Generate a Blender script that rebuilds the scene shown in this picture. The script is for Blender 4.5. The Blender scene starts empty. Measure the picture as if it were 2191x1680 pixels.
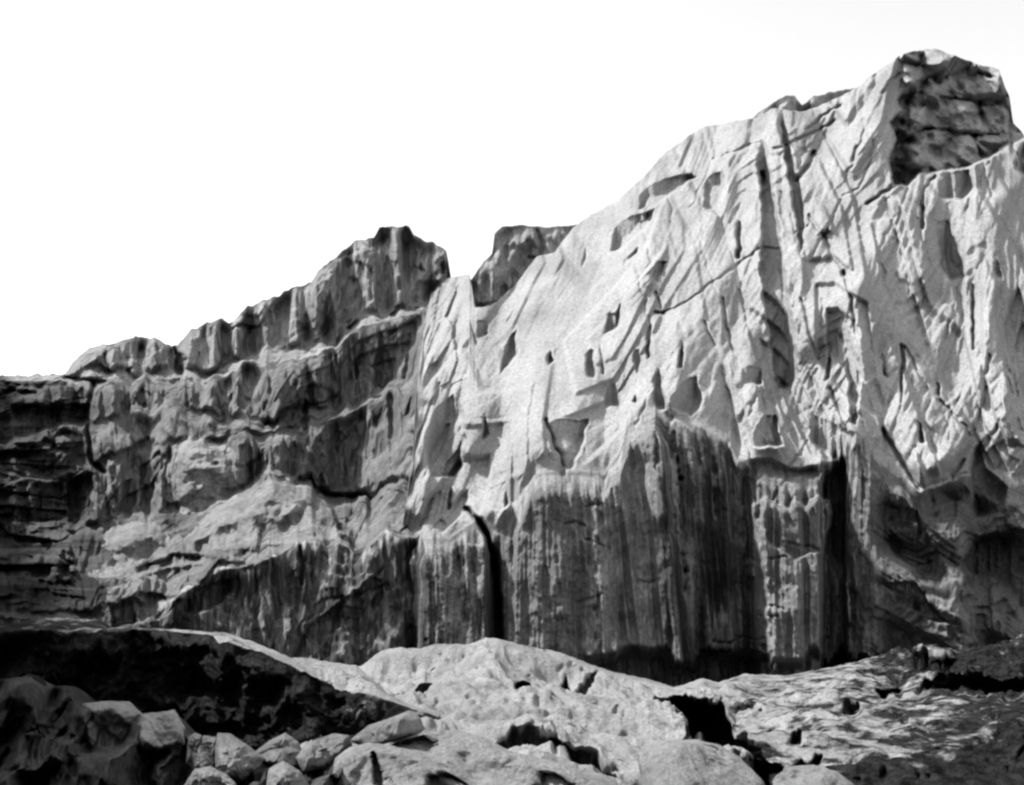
import bpy, math
import numpy as np

# ------------------------------------------------------------------ camera, sky, sun, exposure
# One picture unit is 1/2191 of the picture's width; FOC is the focal length in those units.
FOC, CX, CY, V0, CAMZ = 2105.0, 1095.5, 840.0, 1250.0, 2.6
SUN_EL, SUN_BACK = 50.0, 7.0          # sun from the left, swung a little behind the cliff (degrees)
sc = bpy.context.scene
cam_d = bpy.data.cameras.new('camera'); cam = bpy.data.objects.new('camera', cam_d)
sc.collection.objects.link(cam); sc.camera = cam
cam.location = (0, 0, CAMZ); cam.rotation_euler = (math.radians(90), 0, 0)
cam_d.sensor_width = 36; cam_d.lens = FOC / 2191 * 36
cam_d.shift_y = (V0 - CY) / 2191; cam_d.clip_end = 2000
world = bpy.data.worlds.new('World'); sc.world = world; world.use_nodes = True
wn = world.node_tree; wn.nodes.clear()
sky = wn.nodes.new('ShaderNodeTexSky'); sky.sky_type = 'NISHITA'; sky.sun_disc = False
sdir = np.array([-math.cos(math.radians(SUN_EL)) * math.cos(math.radians(SUN_BACK)), math.cos(math.radians(SUN_EL)) * math.sin(math.radians(SUN_BACK)), math.sin(math.radians(SUN_EL))])
sky.sun_elevation = math.radians(SUN_EL); sky.sun_rotation = math.atan2(sdir[0], sdir[1])
sky.air_density = 1.0; sky.dust_density = 1.0; sky.ozone_density = 0.5
bw = wn.nodes.new('ShaderNodeSeparateColor')   # a plate sensitive to blue light only
bg = wn.nodes.new('ShaderNodeBackground'); wo = wn.nodes.new('ShaderNodeOutputWorld')
bg.inputs['Strength'].default_value = 0.135
wn.links.new(sky.outputs[0], bw.inputs[0]); wn.links.new(bw.outputs[2], bg.inputs[0]); wn.links.new(bg.outputs[0], wo.inputs[0])
sun_d = bpy.data.lights.new('sun', 'SUN'); sun = bpy.data.objects.new('sun', sun_d); sc.collection.objects.link(sun)
sun_d.energy = 3.2; sun_d.angle = math.radians(4.5); sun_d.color = (1, 1, 1)
from mathutils import Vector
sun.rotation_euler = Vector([-float(c) for c in sdir]).to_track_quat('-Z', 'Y').to_euler()
sun.location = (-40, 0, 60)
vs = sc.view_settings
vs.view_transform = 'Standard'; vs.look = 'None'; vs.gamma = 1; vs.exposure = 1.1; vs.use_curve_mapping = False
sc.cycles.max_bounces = 4; sc.cycles.diffuse_bounces = 3
sc.cycles.pixel_filter_type = 'BLACKMAN_HARRIS'; sc.cycles.filter_width = 2.5

# ------------------------------------------------------------------ noise helpers
def _h(ix, iy, s):
    a = (ix.astype(np.int64) * 374761393 + iy.astype(np.int64) * 668265263 + s * 974634777) & 0xffffffff
    a = ((a ^ (a >> 13)) * 1274126177) & 0xffffffff
    a = ((a ^ (a >> 16)) * 2246822519) & 0xffffffff
    return ((a ^ (a >> 13)) & 0xffffff) / float(0xffffff)
def gn(x, y, s=0):
    ix, iy = np.floor(x), np.floor(y); fx, fy = x - ix, y - iy
    ux, uy = fx * fx * fx * (fx * (fx * 6 - 15) + 10), fy * fy * fy * (fy * (fy * 6 - 15) + 10)
    def g(dx, dy):
        a = _h(ix + dx, iy + dy, s) * 6.2831853
        return np.cos(a) * (fx - dx) + np.sin(a) * (fy - dy)
    a, b, c, d = g(0, 0), g(1, 0), g(0, 1), g(1, 1)
    return 1.5 * ((a + (b - a) * ux) * (1 - uy) + (c + (d - c) * ux) * uy)
def fbm(x, y, o=4, s=0, g=0.5):
    r, a = 0, 1.0
    for k in range(o):
        r = r + a * gn(x * 2 ** k + 7.3 * k, y * 2 ** k - 3.1 * k, s + k); a *= g
    return r
def ridge(x, y, o=3, s=0):
    r, a = 0, 1.0
    for k in range(o):
        r = r + a * (1 - 2 * np.abs(gn(x * 2 ** k, y * 2 ** k, s + k))); a *= 0.5
    return r
def cells(x, y, s=0, off=1.0, tx=1.0, ty=1.0):
    """broken-rock relief: jittered cells, each a plane of its own offset and tilt"""
    ix, iy = np.floor(x), np.floor(y)
    best = np.full(x.shape, 9.0); h = np.zeros(x.shape)
    for dx in (-1, 0, 1):
        for dy in (-1, 0, 1):
            cx = ix + dx + 0.1 + 0.8 * _h(ix + dx, iy + dy, s); cy = iy + dy + 0.1 + 0.8 * _h(ix + dx, iy + dy, s + 1)
            d = (x - cx) ** 2 + (y - cy) ** 2
            hh = off * (2 * _h(ix + dx, iy + dy, s + 2) - 1) + tx * (2 * _h(ix + dx, iy + dy, s + 3) - 1) * (x - cx) + ty * (2 * _h(ix + dx, iy + dy, s + 4) - 1) * (y - cy)
            m = d < best
            best = np.where(m, d, best); h = np.where(m, hh, h)
    return h
def tri(x, y, s=0, warp=0.35):
    """flat-faceted relief: random heights on a warped triangle lattice, straight planes between them"""
    x, y = x + warp * gn(x * 0.8, y * 0.8, s + 90), y + warp * gn(x * 0.8 + 31, y * 0.8, s + 91)
    k = (x + y) * 0.36602540378; xs, ys = x + k, y + k; i, j = np.floor(xs), np.floor(ys); p, q = xs - i, ys - j
    h00, h11 = _h(i, j, s), _h(i + 1, j + 1, s); lo_ = p > q
    hm = np.where(lo_, _h(i + 1, j, s), _h(i, j + 1, s)); big, sm = np.where(lo_, p, q), np.where(lo_, q, p)
    return 2 * (h00 * (1 - big) + hm * (big - sm) + h11 * sm) - 1
def steps(h, n):
    """straight-edged ledges: a faceted relief cut into n steps per unit"""
    f = h * n; i = np.floor(f); t = np.clip((f - i - 0.78) / 0.22, 0, 1); return (i + t + 0.18 * (f - i)) / n
def sst(x, a, b):
    t = np.clip((x - a) / (b - a), 0, 1); return t * t * (3 - 2 * t)
def inpoly(U, V, poly):
    p = np.array(poly, float); m = np.zeros(U.shape, bool)
    j = len(p) - 1
    for i in range(len(p)):
        xi, yi, xj, yj = p[i, 0], p[i, 1], p[j, 0], p[j, 1]
        if yi != yj:
            m ^= ((yi > V) != (yj > V)) & (U < (xj - xi) * (V - yi) / (yj - yi) + xi)
        j = i
    return m
def segdist(U, V, pts, closed=False):
    p = [(float(a[0]), float(a[1])) for a in pts]
    if closed: p = p + p[:1]
    best = np.full(U.shape, 1e9)
    for (ax, ay), (bx, by) in zip(p[:-1], p[1:]):
        dx, dy = bx - ax, by - ay
        t = np.clip(((U - ax) * dx + (V - ay) * dy) / (dx * dx + dy * dy + 1e-9), 0, 1)
        best = np.minimum(best, (U - ax - t * dx) ** 2 + (V - ay - t * dy) ** 2)
    return np.sqrt(best)
def at(U, V, D):
    return np.stack([(U - CX) / FOC * D, D, CAMZ + (V0 - V) / FOC * D], -1)

# ------------------------------------------------------------------ materials (neutral greys, as the photograph has no colour)
def rock_material(name, lo, hi, scale=(0.5, 0.5, 0.5), stain_shade=None, stain_scale=(2, 2, 0.12), stain_pos=(0.45, 0.62), spots=None, bump=0.35, fine=9.0, ledge=None, cover=None, fstreak=None, wash=None):
    m = bpy.data.materials.new(name); m.use_nodes = True
    nt = m.node_tree; N, L = nt.nodes, nt.links
    b = N['Principled BSDF']; b.inputs['Roughness'].default_value = 0.92; b.inputs['Specular IOR Level'].default_value = 0.06
    tc = N.new('ShaderNodeTexCoord')
    def noise(sc_, detail, rough=0.6):
        mp = N.new('ShaderNodeMapping'); mp.inputs['Scale'].default_value = sc_
        L.new(tc.outputs['Object'], mp.inputs[0])
        n = N.new('ShaderNodeTexNoise'); n.inputs['Scale'].default_value = 1; n.inputs['Detail'].default_value = detail; n.inputs['Roughness'].default_value = rough
        L.new(mp.outputs[0], n.inputs['Vector']); return n.outputs['Fac']
    def ramp(src, a, b_, c0, c1):
        r = N.new('ShaderNodeMapRange'); r.interpolation_type = 'SMOOTHSTEP'
        for k, v in zip(('From Min', 'From Max', 'To Min', 'To Max'), (a, b_, c0, c1)): r.inputs[k].default_value = v
        L.new(src, r.inputs['Value']); return r.outputs[0]
    def mix(f, a, b_):
        x = N.new('ShaderNodeMix'); L.new(f, x.inputs[0])
        for s_, k in ((a, 2), (b_, 3)):
            if isinstance(s_, (int, float)): x.inputs[k].default_value = s_
            else: L.new(s_, x.inputs[k])
        return x.outputs[0]
    base = ramp(noise(scale, 6), 0.32, 0.68, lo, hi)
    grain = ramp(noise((fine, fine, fine), 4, 0.7), 0.3, 0.7, 0.72, 1.2)
    mm = N.new('ShaderNodeMath'); mm.operation = 'MULTIPLY'; L.new(base, mm.inputs[0]); L.new(grain, mm.inputs[1]); col = mm.outputs[0]
    if stain_shade is not None:
        col = mix(ramp(noise(stain_scale, 5, 0.55), stain_pos[0], stain_pos[1], 0, 1), col, stain_shade)
    if fstreak is not None:   # narrow run-off lines
        col = mix(ramp(noise((3.2, 3.2, 0.07), 5, 0.7), 0.40, 0.60, 0, fstreak), col, stain_shade)
        col = mix(ramp(noise((2.1, 2.1, 0.05), 4, 0.6), 0.60, 0.70, 0, 0.55), col, hi * 1.25)
    if ledge is not None:
        col = mix(ramp(noise((0.12, 0.12, 2.2), 4, 0.55), 0.5, 0.62, 0, 1), col, ledge)
    if spots is not None:
        col = mix(ramp(noise((spots[1],) * 3, 3, 0.6), spots[2], spots[2] + 0.07, 0, 1), col, spots[0])
    if wash is not None or cover is not None:
        at_ = N.new('ShaderNodeAttribute'); at_.attribute_name = 'stain_shade'; at_ = at_.outputs['Fac']
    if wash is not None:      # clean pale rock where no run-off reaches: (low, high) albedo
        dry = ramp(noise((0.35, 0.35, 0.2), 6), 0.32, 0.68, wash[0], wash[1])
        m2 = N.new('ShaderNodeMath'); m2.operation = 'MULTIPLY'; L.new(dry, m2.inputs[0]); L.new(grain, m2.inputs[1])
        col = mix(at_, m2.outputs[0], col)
    if cover is not None:     # lichen and painted-in shade: (colour, noise scale), thicker where the attribute is high
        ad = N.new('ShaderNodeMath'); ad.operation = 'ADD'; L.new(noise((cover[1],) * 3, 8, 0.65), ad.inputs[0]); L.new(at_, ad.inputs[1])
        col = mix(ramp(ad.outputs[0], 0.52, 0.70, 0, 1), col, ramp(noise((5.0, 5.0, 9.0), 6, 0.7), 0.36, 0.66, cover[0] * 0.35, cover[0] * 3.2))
    cc = N.new('ShaderNodeCombineColor'); [L.new(col, cc.inputs[k]) for k in range(3)]
    L.new(cc.outputs[0], b.inputs['Base Color'])
    bp = N.new('ShaderNodeBump'); bp.inputs['Strength'].default_value = bump; bp.inputs['Distance'].default_value = 0.12
    L.new(noise((fine * 0.5,) * 3, 8, 0.65), bp.inputs['Height']); L.new(bp.outputs[0], b.inputs['Normal'])
    return m
M_PALE = rock_material('pale rock', 0.22, 0.30, (0.35, 0.35, 0.2))
M_GREY = rock_material('grey rock', 0.17, 0.28, (0.5, 0.5, 0.2), stain_shade=0.07, stain_scale=(1.3, 1.3, 0.12), stain_pos=(0.52, 0.66))
M_STEP = rock_material('grey streaked rock', 0.10, 0.20, (0.6, 0.6, 0.2), stain_shade=0.035, stain_scale=(1.0, 1.0, 0.09), stain_pos=(0.50, 0.66), fstreak=0.3)
M_STREAK = rock_material('water stained rock', 0.11, 0.25, (1.1, 1.1, 0.07), stain_shade=0.02, stain_scale=(0.7, 0.7, 0.04), stain_pos=(0.48, 0.64), fstreak=0.75, wash=(0.24, 0.32), bump=0.2)
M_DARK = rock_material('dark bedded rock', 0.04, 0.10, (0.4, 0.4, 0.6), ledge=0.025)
M_CAP = rock_material('weathered cap rock', 0.20, 0.34, (0.6, 0.6, 0.8))
M_FORE = rock_material('pale boulder rock', 0.19, 0.30, (0.9, 0.9, 0.9), spots=(0.06, 2.4, 0.64), fine=18, bump=1.0)
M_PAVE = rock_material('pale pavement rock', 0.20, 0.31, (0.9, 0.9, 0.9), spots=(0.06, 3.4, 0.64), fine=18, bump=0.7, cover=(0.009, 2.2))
M_LOWR = rock_material('grey shaded slab rock', 0.09, 0.19, (0.5, 0.5, 0.3), stain_shade=0.02, stain_scale=(0.5, 0.5, 0.2), stain_pos=(0.52, 0.66))  # shade of the lower right slabs put into darker grey and blotches
M_BANK = rock_material('dark bank rock', 0.03, 0.09, (0.8, 0.8, 0.8), fine=14, bump=0.6)  # dark colour puts the shade of gaps between stones into the bank
M_BLACK = rock_material('near-black rock', 0.005, 0.016, (0.6, 0.6, 0.6), spots=(0.05, 1.5, 0.64), fine=14, bump=0.5)  # near-black rock for the ground and one low stone

# ------------------------------------------------------------------ mesh builders
ATT = [None]
def mesh_obj(name, co, quads, mat, parent=None, smooth=True, **props):
    att = ATT[0]
    me = bpy.data.meshes.new(name)
    used = np.unique(quads); remap = np.full(len(co), -1, np.int64); remap[used] = np.arange(len(used))
    co = co[used]; quads = remap[quads]
    me.vertices.add(len(co)); me.vertices.foreach_set('co', co.astype(np.float32).ravel())
    me.loops.add(quads.size); me.loops.foreach_set('vertex_index', quads.astype(np.int32).ravel())
    me.polygons.add(len(quads)); me.polygons.foreach_set('loop_start', np.arange(0, quads.size, 4, dtype=np.int32))
    me.polygons.foreach_set('use_smooth', np.full(len(quads), smooth))
    me.update(calc_edges=True); me.validate()
    me.materials.append(mat)
    if att is not None and len(att) == len(remap):
        me.attributes.new('stain_shade', 'FLOAT', 'POINT').data.foreach_set('value', att[used].astype(np.float32))
    o = bpy.data.objects.new(name, me); sc.collection.objects.link(o)
    if parent is not None: o.parent = parent
    for k, v in props.items(): o[k] = v
    return o

class Sheet:
    """rock face given by contour lines (u, v, depth) from its skyline down; depth between contours runs in straight planes"""
    def __init__(s, contours, u0, u1, step=2.0, jag=0.0, seed=0, wander=0.0):
        cols = np.concatenate([np.arange(u0, -20, 8.0) if u0 < -20 else [], np.arange(max(u0, -20), min(u1, 2212), step), np.arange(2212, u1, 8.0) if u1 > 2212 else []])
        cols = np.array(cols, float); Vs, Ds, Cs = [], [], []
        for k, c in enumerate(contours):
            c = np.array(c, float); v = np.interp(cols, c[:, 0], c[:, 1]) + (wander * (fbm(cols / 55.0, cols * 0 + k * 5.3, 3, seed + 40 + k) + 0.8 * tri(cols / 26.0, cols * 0 + k * 2.9, seed + 60 + k)) if 0 < k < len(contours) - 1 else 0); d = np.interp(cols, c[:, 0], c[:, 2]); Cs.append(v if not Cs else np.maximum(v, Cs[-1] + 3))
            v = v + jag * (fbm(cols / 22.0, cols * 0 + k * 9.1, 4, seed + k) + 0.7 * tri(cols / 11.0, cols * 0 + k * 3.7, seed + k))
            if Vs: v = np.maximum(v, Vs[-1] + 1.5)
            Vs.append(v); Ds.append(d)
        rV, rD, s.band = [], [], []
        for k in range(len(Vs) - 1):
            n = max(3, int(np.percentile(Vs[k + 1] - Vs[k], 92) / step))
            for t in np.arange(n) / n:
                rV.append(Vs[k] + (Vs[k + 1] - Vs[k]) * t); te = np.clip((rV[-1] - Cs[k]) / (Cs[k + 1] - Cs[k]), -0.05, 1.05); rD.append(1 / ((1 - te) / Ds[k] + te / Ds[k + 1])); s.band.append(k)
        rV.append(Vs[-1]); rD.append(Ds[-1]); s.band.append(len(Vs) - 1)
        s.V = np.array(rV); s.D = np.array(rD); s.U = np.broadcast_to(cols, s.V.shape).copy(); s.band = np.array(s.band)
        s.Vs, s.Ds, s.cols = Vs, Ds, cols
        s.dz = np.zeros(s.V.shape); s.att = None
    def box(s, pts, pad=0):
        p = np.array(pts, float)[:, :2]
        c = np.where((s.cols >= p[:, 0].min() - pad) & (s.cols <= p[:, 0].max() + pad))[0]
        if len(c) == 0: return None
        c = slice(c[0], c[-1] + 1)
        ok = (s.V[:, c].max(1) >= p[:, 1].min() - pad) & (s.V[:, c].min(1) <= p[:, 1].max() + pad); r = np.where(ok)[0]
        if len(r) == 0: return None
        return (slice(r[0], r[-1] + 1), c)
    def wob(s, U, V, a):
        return U + a * fbm(U / 26.0, V / 26.0, 2, 51), V + a * fbm(U / 26.0 + 40, V / 26.0, 2, 52)
    def smooth(s, n=1, w=None):
        for _ in range(n):
            p = np.pad(s.D, 1, mode='edge'); q = (p[:, :-2] + 2 * p[:, 1:-1] + p[:, 2:]) / 4; q = (q[:-2] + 2 * q[1:-1] + q[2:]) / 4
            s.D = q if w is None else s.D + w * (q - s.D)
    def face(s, poly, extra=0.12, tilt=0.0, k=0.0, wob=3.5, feather=9.0, cap=0.9):
        """cut a steep face: inside the outline the rock drops upright from the outline's top edge"""
        b = s.box(poly, 6)
        if b is None: return
        U, V = s.wob(s.U[b], s.V[b], wob); m = inpoly(U, V, poly)
        D = s.D[b]; any_ = m.any(0); r0 = m.argmax(0)
        top = D[np.maximum(r0 - 1, 0), np.arange(D.shape[1])]; vt = s.V[b][r0, np.arange(D.shape[1])]
        um = np.mean([p[0] for p in poly])
        new = top[None, :] + extra + tilt * (s.U[b] - um) + k * (s.V[b] - vt[None, :])
        w = sst(segdist(U, V, poly, True), 0, min(feather, 0.40 * np.ptp([p[0] for p in poly]))); new = new - 0.10 * ridge(U / 7.0, V / 60.0, 2, 77) * min(1, extra * 3)
        s.D[b] = np.where(m & any_[None, :], D + w * (np.clip(new, D + extra * 0.5, D + np.maximum(cap, extra)) - D), D)
    def crack(s, pts, w=2.5, d=0.4, wob=3.0):
        b = s.box(pts, 4 * w + 6)
        if b is None: return
        U, V = s.wob(s.U[b], s.V[b], wob)
        s.D[b] += d * np.exp(-(segdist(U, V, pts) / w) ** 2)
    def rib(s, pts, w=6, h=0.3): s.crack(pts, w, -h)
    def block(s, poly, h=0.4, edge=6, wob=2.0):
        b = s.box(poly, 6)
        if b is None: return
        U, V = s.wob(s.U[b], s.V[b], wob); m = inpoly(U, V, poly)
        s.D[b] -= np.where(m, h * np.sqrt(sst(segdist(U, V, poly, True), 0, edge)), 0)
    def pit(s, u, v, ru, rv, d=0.5):
        b = s.box([(u - ru, v - rv), (u + ru, v + rv)], 1.5 * max(ru, rv))
        if b is None: return
        U, V = s.wob(s.U[b], s.V[b], 2.0)
        s.D[b] += d * np.exp(-(((U - u) / ru) ** 2 + ((V - v) / rv) ** 2) ** 2)
    def coords(s, rim=8.0, rim_rows=7, drop=0.55):
        P = at(s.U, s.V, s.D); P[..., 2] += s.dz
        if rim:
            back = []
            for k in range(rim_rows, 0, -1):
                t = (k / rim_rows) ** 1.6 * rim
                q = P[0].copy(); q[:, 1] += t; q[:, 2] -= drop * t * (t / rim) ** 0.5 ; q[:, 0] += q[:, 0] / q[:, 1] * t * 0.0
                back.append(q)
            P = np.concatenate([np.array(back), P], 0)
        return P, (rim_rows if rim else 0)
    def build(s, regions, rim=8.0, drop=0.55):
        """regions: list of (test(U, V, band), make(co, quads)); each face goes to the first region that claims it"""
        P, rr = s.coords(rim, drop=drop); R, C = P.shape[:2]
        idx = np.arange(R * C).reshape(R, C)
        q = np.stack([idx[:-1, :-1], idx[1:, :-1], idx[1:, 1:], idx[:-1, 1:]], -1)
        U = np.concatenate([np.repeat(s.U[:1], rr, 0), s.U], 0)[:-1, :-1]; V = np.concatenate([np.repeat(s.V[:1], rr, 0), s.V], 0)[:-1, :-1]
        B = np.concatenate([np.zeros(rr, int), s.band])[:-1, None] * np.ones((1, C - 1), int)
        ATT[0] = np.concatenate([np.repeat(s.att[:1], rr, 0), s.att], 0).ravel() if s.att is not None else None
        free = np.ones(U.shape, bool); out = []
        for test, make in regions:
            m = free & test(U, V, B); free &= ~m
            out.append(make(P.reshape(-1, 3), q[m].reshape(-1, 4)) if m.any() else None)
        ATT[0] = None
        return out

# ------------------------------------------------------------------ the large structure
def S(m, **kw): return lambda co, q, m=m, kw=kw: mesh_obj(kw['name'], co, q, m, **{k: v for k, v in kw.items() if k != 'name'})
every = lambda U, V, B: np.ones(U.shape, bool)
def zone(poly): return lambda U, V, B: inpoly(*WOB(U, V), poly)
def WOB(U, V): return U + 5 * fbm(U / 20, V / 20, 3, 71), V + 4 * fbm(U / 20 + 9, V / 20, 3, 72)

# ---- main cliff: leaning pale slabs above, upright stained walls below
c0 = [(855,1153,34.8),(864,1110,37.2),(874,1040,40.5),(884,960,43.5),(890,840,46),(900,760,47),(908,690,48),(916,657,48.6),(922,631,49),(958,595,49.6),(1005,586,50.2),(1016,658,49.2),(1050,655,49.5),(1099,615,50),(1148,549,50.5),(1188,539,50.5),(1224,488,51),(1260,462,51.4),(1320,430,52),(1385,370,52.6),(1420,330,53),(1475,290,53),(1510,270,53),(1560,262,52.6),(1620,252,52.2),(1650,232,52),(1690,236,51.6),(1715,240,51.4),(1745,230,51),(1790,210,51),(1835,187,50.6),(1860,165,50.4),(1890,145,50),(1925,120,49.5),(1950,110,49.6),(2000,104,49.6),(2040,118,49.6),(2100,140,49.8),(2138,148,50),(2150,185,50),(2160,207,50),(2168,262,50),(2185,280,50),(2191,290,50),(2260,310,51),(2620,330,54)]
c1 = [(855,1156,34.7),(924,1152,34.2),(961,1155,34.1),(985,1136,34.3),(1016,1115,34.4),(1046,1135,34.2),(1066,1150,34.2),(1086,1126,34.0),(1105,1090,33.6),(1143,1018,33.4),(1166,1010,33.4),(1205,1010,33.4),(1280,1012,33.6),(1293,1022,33.6),(1305,997,33.8),(1324,977,34.0),(1347,907,34.8),(1386,884,35.0),(1401,876,35.1),(1424,902,34.9),(1451,902,34.8),(1501,914,34.6),(1563,952,34.4),(1578,987,34.1),(1600,985,34.1),(1630,985,34),(1690,1002,34),(1750,992,34),(1800,962,34.2),(1830,945,34.0),(1900,1000,33.8),(1969,1050,33.4),(2068,1014,33.8),(2157,1040,34.2),(2620,1000,37)]
c2 = [(855,1480,33.6),(1140,1480,32.8),(1400,1480,33.4),(1600,1480,33.2),(1850,1480,32.8),(1960,1480,32.2),(2191,1480,32.6),(2620,1480,35)]
MC = Sheet([c0, c1, c2], 855, 2620, 2.0, jag=1.6, seed=3)
U, V = MC.U, MC.V
def gsm(y, n=21): 
    k = np.hanning(2 * n + 1); k /= k.sum(); return np.convolve(np.pad(y, n, mode='edge'), k, 'valid')
sk = np.array([(855,640,47.5),(958,597,49.6),(1224,488,51),(1500,275,53),(1700,235,51.8),(1925,120,49.6),(2191,130,50),(2620,250,54)], float)
w0, e0 = gsm(np.interp(MC.cols, sk[:, 0], sk[:, 1])), gsm(np.interp(MC.cols, sk[:, 0], sk[:, 2])); w1, e1 = gsm(MC.Vs[1], 9), gsm(MC.Ds[1], 9)
t_ = (V - w0[None, :]) / (w1 - w0)[None, :]; t_ = np.clip(t_, -0.1, 1.02)
MC.D = np.where((MC.band == 0)[:, None], 1 / ((1 - t_) / e0[None, :] + t_ / e1[None, :]), MC.D)
up = (MC.band == 0)[:, None] * np.ones(U.shape); lo = 1 - up
lipV = MC.Vs[1][None, :]; below = sst(V - lipV, 0, 55) * lo; above = sst(lipV - V, 0, 60) * up
# broad lean and swell of the pale slabs
calm = 1 - 0.72 * np.exp(-(((U - 1200) / 170) ** 2 + ((V - 740) / 170) ** 2)) - 0.3 * np.exp(-(((U - 1500) / 120) ** 2 + ((V - 560) / 150) ** 2))
skew = U - 0.16 * V
left_, right_ = sst(1600 - U, 0, 240), sst(U, 1360, 1600)
r1, r2 = 0.9 * U + 0.42 * V, 0.9 * V - 0.42 * U
relief = 1.1 * tri(skew / 150, V / 300, 11, 0.06) + 0.45 * tri((skew + 0.5 * V) / 60, V / 150, 12, 0.05)
relief = relief + left_ * (1.5 * steps(tri(r1 / 120, r2 / 260, 17, 0.06), 2.4) + 0.3 * steps(tri(r1 / 56, r2 / 140, 18, 0.05), 2.5))
relief = relief + right_ * (1.8 * steps(tri((U - 0.2 * V) / 90, V / 300, 22, 0.06), 2.6) + 0.6 * steps(tri((U + 0.4 * V) / 52, V / 170, 23, 0.05), 2.5) + 0.12 * steps(tri((U - 0.1 * V) / 24, V / 90, 24, 0.1), 2.5))
relief = relief + 0.06 * tri((U + 0.5 * V) / 11, V / 26, 14) + 0.025 * tri(U / 5, V / 8, 15)
MC.D += up * above * relief * calm + up * above * 0.5 * fbm(U / 330, V / 330, 2, 16)
# folds of the upright lower walls (offset in metres along the wall, leaning with the ribs)
sh = U - np.clip((U - 1180) / 200, 0, 1) * np.clip((1700 - U) / 200, 0, 1) * 0.09 * (V - 884)
fold = np.interp(sh, [855,1040,1052,1062,1076,1100,1143,1190,1235,1260,1300,1340,1372,1398,1408,1422,1440,1470,1500,1540,1556,1575,1588,1600,1615,1640,1672,1700,1740,1755,1765,1803,1813,1830,1850,1875,1910,1960,2060,2085,2150,2200,2620],
                 [-0.4,-0.2,0.9,2.6,0.2,0.1,-0.2,-0.5,-0.4,-0.8,-1.0,-1.4,-1.6,-1.9,-1.95,-0.9,-0.3,-0.3,-0.2,0.0,0.6,1.0,1.7,0.7,-0.4,-0.9,-1.1,-1.2,-1.0,-0.7,1.3,1.7,0.4,-0.1,-0.5,-0.8,-0.6,-0.6,-0.8,0.2,0.7,0.2,0.0])
MC.D += below * fold
flute_on = below * (sst(1860 - U, -60, 60) * 0.85 + 0.15)
fl = 0.20 * ridge(sh / 46, V / 700, 2, 61) + 0.13 * ridge(sh / 17, V / 420, 2, 62) + 0.05 * gn(sh / 5.5, V / 150, 63)
MC.D -= flute_on * fl * 1.25
MC.D += below * (0.06 * cells(sh / 14, V / 60, 64, 1, 0.6, 0.4) + 0.05 * cells(U / 8, V / 13, 65, 0.7, 1, 1))
rough = sst(U, 1840, 1930) * below
MC.D += rough * (1.6 * tri((U - 0.8 * V) / 120, (V + 0.4 * U) / 190, 66, 0.15) + 0.9 * steps(tri((U - 0.8 * V) / 62, (V + 0.4 * U) / 110, 67, 0.1), 3) + 0.12 * tri(U / 16, V / 20, 68))
lf = sst(1030 - U, 0, 60) * up
MC.D += lf * above * (0.5 * cells((U + 0.4 * V) / 34, V / 70, 43, 0.7, 0.9, 0.7) + 0.3 * ridge((U + 0.3 * V) / 40, V / 200, 2, 44))
for pts, w, h in [([(1834,700),(1838,800),(1828,935)],26,0.9),([(1746,750),(1700,800),(1640,862)],16,-0.5),([(1215,500),(1180,600),(1105,690),(1085,800),(1010,960)],30,0.6),([(1930,430),(1900,520),(1840,640)],40,0.6),
                  ([(1545,470),(1520,600),(1480,760)],45,0.5),([(1960,600),(1940,700),(1960,800)],45,0.6),([(2068,916),(2010,1010),(1969,1047)],24,0.5),([(1690,860),(1740,950),(1760,990)],22,0.5)]: MC.rib(pts, w, h)
MC.D += 2.2 * sst(V + 30 * steps(tri(U / 40, V / 200, 96), 2), 1382 + 0.03 * (U - 1400), 1420) * sst(U, 1230, 1300) * sst(1900 - U, 0, 60) * lo
MC.D += 2.2 * sst(915 - U, 0, 55) * sst(V, 1090, 1140)
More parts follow.
